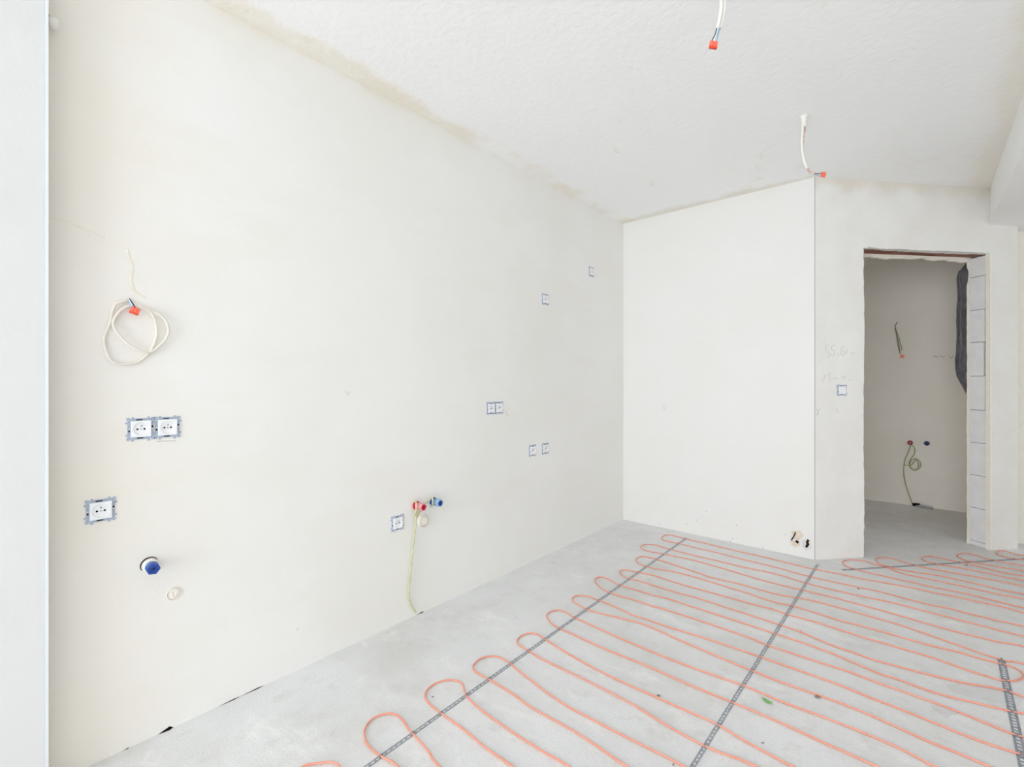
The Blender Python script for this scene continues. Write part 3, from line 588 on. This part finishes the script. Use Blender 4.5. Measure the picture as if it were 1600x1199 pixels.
# black foil hanging on the side wall just behind the jamb
random.seed(5)
bm = bmesh.new(); rows = []; NU, NV = 22, 26
for j in range(NV+1):
    v = j/NV; z = 2.262 - v*1.19
    row = []
    for i in range(NU+1):
        u = i/NU
        bulge = math.sin(math.pi*u)**0.6
        tp = 1.0
        if v < 0.09: tp = 0.35 + 0.65*v/0.09
        if v > 0.80: tp = 1.0 - 0.75*(v-0.80)/0.20
        x = 0.355 - 0.128*bulge*tp + 0.007*math.sin(u*19+v*2) + 0.003*math.sin(v*21+u*5) + 0.004*math.sin(v*6) + random.uniform(-0.0022, 0.0022)
        y = 5.215 + 0.30*u + 0.006*math.sin(v*9+u*4)
        row.append(bm.verts.new((min(x, 0.357), y, z + 0.02*math.sin(u*6))))
    rows.append(row)
for a, b in zip(rows, rows[1:]):
    for i in range(NU): bm.faces.new((a[i], a[i+1], b[i+1], b[i]))
fo = from_bm('foil_sheet', bm, None, 'foil', True)
md = fo.modifiers.new('thickness', 'SOLIDIFY'); md.thickness = 0.002; md.offset = -1
tag(fo, 'crumpled dark foil sheet hanging behind the white doorway jamb', 'foil')

# ------------------------------------------------------------------ floor heating
LEGS = [
  [(-1.401,0.645),(-1.479,0.651),(-1.508,0.686),(-1.516,0.706),(-1.504,0.728),(-1.488,0.748),(-1.47,0.768),(-1.455,0.778),(-1.432,0.783),(-1.392,0.774),(-1.325,0.764)],
  [(-1.281,0.907),(-1.336,0.9),(-1.381,0.893),(-1.447,0.895),(-1.496,0.915),(-1.522,0.942),(-1.535,0.974),(-1.531,1.004),(-1.513,1.031),(-1.484,1.045),(-1.436,1.042),(-1.404,1.033),(-1.375,1.028),(-1.319,1.022),(-1.256,1.013),(-1.179,0.996)],
  [(-1.004,1.152),(-1.119,1.151),(-1.243,1.16),(-1.373,1.16),(-1.456,1.168),(-1.49,1.182),(-1.513,1.214),(-1.519,1.252),(-1.511,1.286),(-1.489,1.317),(-1.458,1.332),(-1.429,1.33),(-1.398,1.309),(-1.365,1.291),(-1.301,1.278),(-1.235,1.271),(-1.15,1.267),(-1.072,1.265),(-0.96,1.267),(-0.861,1.273)],
  [(-0.723,1.397),(-0.769,1.401),(-0.857,1.409),(-0.956,1.414),(-1.124,1.409),(-1.239,1.422),(-1.37,1.425),(-1.45,1.425),(-1.482,1.44),(-1.495,1.465),(-1.502,1.504),(-1.491,1.534),(-1.472,1.557),(-1.439,1.572),(-1.408,1.573),(-1.372,1.566),(-1.231,1.536),(-1.049,1.507),(-0.907,1.508),(-0.828,1.509),(-0.709,1.515),(-0.583,1.519)],
  [(-0.407,1.672),(-0.482,1.662),(-0.562,1.651),(-0.703,1.66),(-0.811,1.677),(-0.925,1.685),(-1.109,1.688),(-1.293,1.687),(-1.372,1.698),(-1.437,1.705),(-1.468,1.721),(-1.482,1.754),(-1.482,1.788),(-1.468,1.821),(-1.44,1.837),(-1.401,1.832),(-1.373,1.826),(-1.256,1.805),(-1.106,1.786),(-0.976,1.778),(-0.78,1.781),(-0.646,1.784),(-0.567,1.786),(-0.471,1.768),(-0.388,1.758),(-0.316,1.751)],
  [(-0.108,1.932),(-0.176,1.935),(-0.268,1.938),(-0.347,1.945),(-0.474,1.948),(-0.556,1.947),(-0.713,1.943),(-0.883,1.949),(-1.012,1.948),(-1.113,1.944),(-1.216,1.948),(-1.298,1.953),(-1.37,1.954),(-1.433,1.965),(-1.504,2.01),(-1.52,2.045),(-1.516,2.081),(-1.497,2.109),(-1.465,2.117),(-1.425,2.108),(-1.381,2.097),(-1.316,2.093),(-1.23,2.084),(-1.121,2.076),(-0.994,2.069),(-0.878,2.067),(-0.76,2.069),(-0.655,2.077),(-0.55,2.085),(-0.507,2.085),(-0.403,2.078),(-0.308,2.083),(-0.19,2.086),(-0.064,2.079),(-0.003,2.065),(0.036,2.056)],
  [(0.169,2.171),(0.099,2.18),(0.019,2.184),(-0.068,2.2),(-0.143,2.213),(-0.233,2.219),(-0.328,2.216),(-0.429,2.212),(-0.549,2.216),(-0.714,2.23),(-0.902,2.252),(-1.025,2.271),(-1.112,2.27),(-1.216,2.25),(-1.3,2.228),(-1.385,2.22),(-1.444,2.232),(-1.49,2.242),(-1.511,2.26),(-1.522,2.283),(-1.522,2.31),(-1.506,2.334),(-1.46,2.358),(-1.395,2.356),(-1.32,2.35),(-1.234,2.338),(-1.171,2.326),(-1.077,2.331),(-0.986,2.329),(-0.86,2.342),(-0.711,2.351),(-0.573,2.354),(-0.456,2.352),(-0.348,2.351),(-0.246,2.349),(-0.151,2.336),(-0.072,2.33),(0.02,2.319),(0.083,2.311),(0.145,2.305),(0.203,2.307),(0.26,2.312)],
  [(0.274,2.431),(0.244,2.427),(0.174,2.441),(0.111,2.453),(0.056,2.461),(-0.004,2.464),(-0.077,2.471),(-0.128,2.47),(-0.226,2.483),(-0.33,2.48),(-0.442,2.481),(-0.549,2.479),(-0.62,2.491),(-0.726,2.499),(-0.918,2.501),(-1.058,2.499),(-1.124,2.491),(-1.221,2.493),(-1.341,2.482),(-1.407,2.487),(-1.467,2.507),(-1.527,2.548),(-1.552,2.577),(-1.563,2.6),(-1.562,2.622),(-1.548,2.645),(-1.499,2.649),(-1.442,2.628),(-1.39,2.613),(-1.283,2.619),(-1.183,2.62),(-1.114,2.633),(-0.965,2.629),(-0.763,2.627),(-0.647,2.621),(-0.541,2.618),(-0.426,2.614),(-0.309,2.6),(-0.2,2.569),(-0.117,2.551),(-0.079,2.556),(-0.004,2.545),(0.069,2.546),(0.162,2.567),(0.25,2.587),(0.293,2.604)],
  [(0.309,2.742),(0.266,2.75),(0.219,2.739),(0.146,2.709),(0.073,2.691),(-0.004,2.679),(-0.083,2.671),(-0.156,2.664),(-0.244,2.674),(-0.339,2.684),(-0.457,2.721),(-0.538,2.728),(-0.666,2.738),(-0.81,2.744),(-0.967,2.754),(-1.103,2.745),(-1.257,2.749),(-1.347,2.749),(-1.408,2.74),(-1.463,2.759),(-1.495,2.793),(-1.502,2.816),(-1.499,2.836),(-1.472,2.856),(-1.397,2.87),(-1.292,2.89),(-1.156,2.877),(-1.034,2.877),(-0.918,2.88),(-0.805,2.881),(-0.708,2.883),(-0.61,2.89),(-0.534,2.878),(-0.427,2.885),(-0.323,2.874),(-0.223,2.866),(-0.112,2.862),(-0.004,2.862),(0.078,2.852),(0.153,2.834),(0.202,2.832),(0.249,2.831)],
  [(0.27,2.997),(0.201,2.992),(0.136,2.998),(0.025,2.985),(-0.125,2.99),(-0.246,2.991),(-0.313,2.984),(-0.423,2.998),(-0.536,3.008),(-0.635,2.993),(-0.8,3.016),(-0.892,3.023),(-1.014,3.033),(-1.116,3.039),(-1.244,3.031),(-1.342,3.002),(-1.427,3),(-1.481,3.023),(-1.513,3.063),(-1.52,3.093),(-1.518,3.118),(-1.501,3.154),(-1.43,3.167),(-1.327,3.157),(-1.209,3.139),(-1.095,3.119),(-1.021,3.103),(-0.918,3.11),(-0.827,3.116),(-0.66,3.11),(-0.54,3.139),(-0.445,3.157),(-0.331,3.152),(-0.231,3.145),(-0.097,3.137),(-0.005,3.115),(0.084,3.088),(0.165,3.065),(0.244,3.045),(0.294,3.043),(0.345,3.062)],
  [(0.368,3.265),(0.285,3.241),(0.204,3.238),(0.124,3.235),(0.057,3.24),(-0.036,3.252),(-0.136,3.264),(-0.269,3.275),(-0.421,3.28),(-0.543,3.274),(-0.669,3.271),(-0.808,3.276),(-0.92,3.293),(-1.055,3.31),(-1.219,3.319),(-1.388,3.302),(-1.5,3.28),(-1.564,3.286),(-1.603,3.325),(-1.608,3.347),(-1.607,3.371),(-1.587,3.413),(-1.52,3.437),(-1.413,3.421),(-1.316,3.418),(-1.2,3.416),(-1.035,3.42),(-0.931,3.418),(-0.845,3.424),(-0.702,3.434),(-0.565,3.406),(-0.436,3.398),(-0.25,3.407),(-0.106,3.422),(0.003,3.414),(0.123,3.408),(0.242,3.399),(0.314,3.393),(0.382,3.393)],
  [(0.398,3.531),(0.283,3.529),(0.191,3.532),(0.123,3.542),(0.046,3.53),(-0.075,3.538),(-0.184,3.553),(-0.301,3.544),(-0.454,3.534),(-0.565,3.535),(-0.728,3.558),(-0.879,3.564),(-0.971,3.567),(-1.083,3.579),(-1.257,3.58),(-1.382,3.591),(-1.466,3.585),(-1.534,3.587),(-1.568,3.626),(-1.576,3.654),(-1.578,3.69),(-1.56,3.737),(-1.504,3.743),(-1.422,3.733),(-1.31,3.73),(-1.126,3.721),(-1.01,3.71),(-0.916,3.713),(-0.758,3.705),(-0.612,3.689),(-0.521,3.696),(-0.389,3.708),(-0.272,3.71),(-0.156,3.731),(-0.041,3.747),(0.066,3.748),(0.144,3.757),(0.276,3.76),(0.351,3.761),(0.421,3.744)],
  [(0.43,3.822),(0.333,3.835),(0.229,3.852),(0.119,3.851),(0.033,3.846),(-0.082,3.851),(-0.2,3.854),(-0.294,3.866),(-0.346,3.872),(-0.388,3.9),(-0.411,3.955),(-0.41,3.983),(-0.402,4.01),(-0.367,4.062),(-0.3,4.088),(-0.231,4.057),(-0.179,4.047),(-0.145,4.022),(-0.085,3.986),(0.034,3.984),(0.094,3.985),(0.181,3.982),(0.291,3.973),(0.37,3.969),(0.448,3.977)],
  [(0.459,4.073),(0.379,4.06),(0.312,4.072),(0.215,4.091),(0.09,4.098),(-0.006,4.077),(-0.106,4.057),(-0.153,4.062),(-0.191,4.078),(-0.223,4.109),(-0.238,4.173),(-0.236,4.203),(-0.213,4.245),(-0.15,4.277),(-0.09,4.243),(-0.04,4.224),(0.036,4.209),(0.099,4.215),(0.192,4.223),(0.281,4.232),(0.367,4.236),(0.476,4.229)],
  [(0.49,4.352),(0.406,4.346),(0.32,4.358),(0.229,4.364),(0.151,4.356),(0.089,4.344),(0.053,4.35),(0.024,4.37),(0.004,4.416),(0.009,4.448),(0.024,4.482),(0.056,4.516),(0.106,4.517),(0.172,4.5),(0.211,4.498),(0.255,4.488),(0.297,4.473),(0.357,4.453),(0.429,4.44),(0.501,4.448)],
  [(0.514,4.57),(0.425,4.556),(0.35,4.563),(0.287,4.554),(0.24,4.566),(0.209,4.603),(0.197,4.657),(0.203,4.691),(0.222,4.729),(0.257,4.769),(0.3,4.755),(0.346,4.714),(0.392,4.699),(0.453,4.691),(0.529,4.697)],
  [(0.546,4.849),(0.492,4.833),(0.452,4.847),(0.422,4.87),(0.416,4.924),(0.424,4.965),(0.436,4.993),(0.468,5.012),(0.513,4.983),(0.56,4.974)]]
CZ = 0.0050
path = []
def leg_pts(k): return [Vector((x, y, CZ)) for x, y in LEGS[k]]
def ends_ext(p, xt, slope=-0.03):
    if p.x >= xt-0.02: return []
    n = max(1, int((xt-p.x)/0.25)); return [Vector((p.x+(xt-p.x)*i/n, p.y+slope*(xt-p.x)*i/n, CZ)) for i in range(1, n+1)]
XD = 0.29
path = ends_ext(leg_pts(0)[0], XD)[::-1]
for k in range(len(LEGS)):
    L = leg_pts(k); path += L
    if k+1 < len(LEGS):
        N = leg_pts(k+1); a, b = L[-1], N[0]
        if k < 8: xt = XD
        elif k == 8: xt = None
        elif k < 12: xt = 1.25
        else: xt = 1.55
        if xt is None:   # the loop seen at the right edge
            path += [Vector((x, y, CZ)) for x, y in [(0.2749,2.8469),(0.2949,2.862),(0.3149,2.8945),(0.3292,2.9326),(0.3278,2.9621),(0.3119,2.9899)]]
            continue
        ea, eb = ends_ext(a, xt), ends_ext(b, xt)
        pa, pb = (ea[-1] if ea else a), (eb[-1] if eb else b)
        hg = max(abs(pb.y-pa.y)/2, 0.03); xm = max(pa.x, pb.x)
        path += ea + [Vector((xm+hg*0.75, pa.y+(pb.y-pa.y)*0.14, CZ)), Vector((xm+hg*1.15, (pa.y+pb.y)/2, CZ)), Vector((xm+hg*0.75, pb.y-(pb.y-pa.y)*0.14, CZ))] + eb[::-1]
path += ends_ext(path[-1], 1.55, 0.25)
hc = from_bm('heating_cable', add_tube(bmesh.new(), smooth_path(path, 4), 0.0033, 7), None, 'cable_orange', True)
tag(hc, 'orange heating cable laid in long serpentine loops over the floor', 'cable')

def strap(p0, p1, width, label, mt, pitch=0.021, t=0.0012):
    a = Vector((p0[0], p0[1], 0)); b = Vector((p1[0], p1[1], 0)); L = (b-a).length
    root = empty('fixing_strap', a, math.atan2(b.y-a.y, b.x-a.x)); tag(root, label, 'metal strap', 'perforated straps holding the heating cable')
    bm = bmesh.new(); n = int(L/pitch); w = width/2; i0 = w*0.42
    for k in range(n):
        x0 = k*pitch; x1 = x0+pitch; hx0 = x0+pitch*0.17; hx1 = x1-pitch*0.17
        def R(xa, xb, ya, yb, z): return [bm.verts.new((xa, ya, z)), bm.verts.new((xb, ya, z)), bm.verts.new((xb, yb, z)), bm.verts.new((xa, yb, z))]
        zz = t + 0.0003
        o_ = R(x0, x1, -w, w, zz); i_ = R(hx0, hx1, -i0, i0, zz); il = R(hx0, hx1, -i0, i0, 0.0002)
        ol = R(x0, x1, -w, w, 0.0002)
        for q in range(4):
            r = (q+1) % 4
            bm.faces.new((o_[q], o_[r], i_[r], i_[q])); bm.faces.new((i_[q], i_[r], il[r], il[q]))
        for q in (0, 2):
            bm.faces.new((o_[q], o_[(q+1) % 4], ol[(q+1) % 4], ol[q]))
    from_bm('band', bm, root, mt)
    # bent tabs where the cable crosses
    dirv = (b-a).normalized(); nrm = Vector((-dirv.y, dirv.x, 0))
    tb = None
    for p, q in zip(path, path[1:]):
        s0 = (p-a).dot(nrm); s1 = (q-a).dot(nrm)
        if s0*s1 < 0:
            f = s0/(s0-s1); c = p.lerp(q, f); s = (c-a).dot(dirv)
            if 0.01 < s < L-0.005:
                if tb is None:
                    bb_ = bmesh.new()
                    for sg in (-1, 1):
                        add_box(bb_, (sg*0.0062-0.0007, -w*0.40, 0.001), (sg*0.0062+0.0007, w*0.40, 0.0075))
                    add_box(bb_, (-0.0068, -w*0.22, 0.0083), (0.0068, w*0.22, 0.0094))
                    o = from_bm('tab', bb_, root, mt); tb = o.data
                else:
                    o = bpy.data.objects.new('tab', tb); COL.objects.link(o); o.parent = root
                o.location = (s, 0, 0)
    for s in (0.12, L*0.5, L-0.06):
        n_ = from_bm('fixing_nail', add_lathe(bmesh.new(), [(0.0045, 0.0), (0.0045, 0.0028), (0.002, 0.0036), (0, 0.0037)], 8), root, 'grey_plastic')
        n_.rotation_euler = (math.radians(-90), 0, 0); n_.location = (s, 0, 0.0008)
    return root
strap((-1.352, 0.35), (-1.421, 3.775), 0.017, 'metal strap nearest the long wall, under the left cable loops', 'strap')
strap((-0.575, 0.35), (-0.535, 3.832), 0.016, 'metal strap crossing the middle of the cable runs towards the wall corner', 'strap')
strap((-0.395, 3.808), (0.90, 5.298), 0.019, 'dark metal strap along the threshold in front of the doorway', 'strap_dark')
strap((0.207, 0.45), (0.274, 3.06), 0.026, 'wide dark metal strap at the right picture edge', 'strap_dark')

# ------------------------------------------------------------------ bits on the floor
bm = bmesh.new()
pts = [(-0.0205, 0), (-0.012, 0.007), (0.002, 0.0095), (0.014, 0.006), (0.021, 0), (0.012, -0.006), (0, -0.008), (-0.013, -0.005)]
ct = bm.verts.new((0, 0, 0.006)); vs = [bm.verts.new((x, y, 0.002+0.006*abs(x)/0.02)) for x, y in pts]
for i in range(8): bm.faces.new((ct, vs[i], vs[(i+1) % 8]))
lf = from_bm('leaf', bm, None, None, True); lf.data.materials.append(M['leaf'])
lf.location = (-0.4536, 2.0436, 0.001); lf.rotation_euler = (0, 0, -0.25); tag(lf, 'tiny green leaf scrap lying between two cable runs', 'leaf')
md = lf.modifiers.new('thickness', 'SOLIDIFY'); md.thickness = 0.0012
crumbs = [((-0.455, 2.728), 0.010, 'elongated dark crumb beside the middle strap, touching a cable'), ((-0.309, 2.204), 0.013, 'dark crumb on the floor right of the green leaf'),
 ((-0.791, 1.8), 0.009, 'small dark crumb left of the middle strap, on a cable run'), ((-0.622, 2.9), 0.009, 'dark crumb just left of the middle strap, far run'),
 ((-0.286, 3.522), 0.010, 'dark crumb on the floor in front of the switch wall'), ((-0.414, 1.802), 0.006, 'small crumb nearer the viewer than the green leaf'),
 ((-0.612, 1.507), 0.006, 'crumb at the bottom end of the middle strap'), ((0.234, 4.461), 0.011, 'dark crumb beside the threshold strap under the doorway'),
 ((-1.466, 1.202), 0.006, 'tiny dark crumb inside the cable loop near the long wall')]
for i, ((x, y), r, lab) in enumerate(crumbs):
    random.seed(40+i); bm = bmesh.new(); bmesh.ops.create_icosphere(bm, subdivisions=2, radius=1.0)
    for v in bm.verts:
        q = 1+random.uniform(-0.22, 0.22); v.co = Vector((v.co.x*r*q*1.2, v.co.y*r*q*0.7, v.co.z*r*0.45*q))
    o = from_bm('mortar_crumb', bm, None, 'crumb'); o.scale = (0.7, 0.7, 0.7); o.location = (x, y, r*0.30); o.rotation_euler = (0, 0, random.uniform(0, 3)); tag(o, lab, 'crumb')
def film(outline, label, seed):
    random.seed(seed); cx = sum(p[0] for p in outline)/len(outline); cy = sum(p[1] for p in outline)/len(outline)
    bm = bmesh.new(); c = bm.verts.new((0, 0, 0.004)); n = len(outline); rings = []
    for f in (0.35, 0.7, 1.0):
        rings.append([bm.verts.new(((p[0]-cx)*f, (p[1]-cy)*f, 0.0012 + (random.uniform(0, 0.003) if f < 1 else random.uniform(0, 0.0015)))) for p in outline])
    for k in range(n):
        k2 = (k+1) % n; bm.faces.new((c, rings[0][k], rings[0][k2]))
        for a, b in zip(rings, rings[1:]): bm.faces.new((a[k], b[k], b[k2], a[k2]))
    o = from_bm('plastic_film', bm, None, 'film'); o.location = (cx, cy, 0); tag(o, label, 'plastic film'); return o
film([(0.0778,2.64),(0.123,2.7067),(0.1819,2.7361),(0.2398,2.765),(0.2804,2.7739),(0.3043,2.7334),(0.2858,2.6589),(0.2279,2.6276),(0.155,2.6034),(0.0992,2.5953)], 'larger scrap of clear film under the cables by the wide strap', 1)
film([(0.0243,2.4311),(0.0545,2.4718),(0.0948,2.4783),(0.1225,2.4655),(0.0964,2.4291),(0.074,2.3917),(0.0495,2.4064)], 'smaller scrap of clear film on a cable run, left of the wide strap', 2)
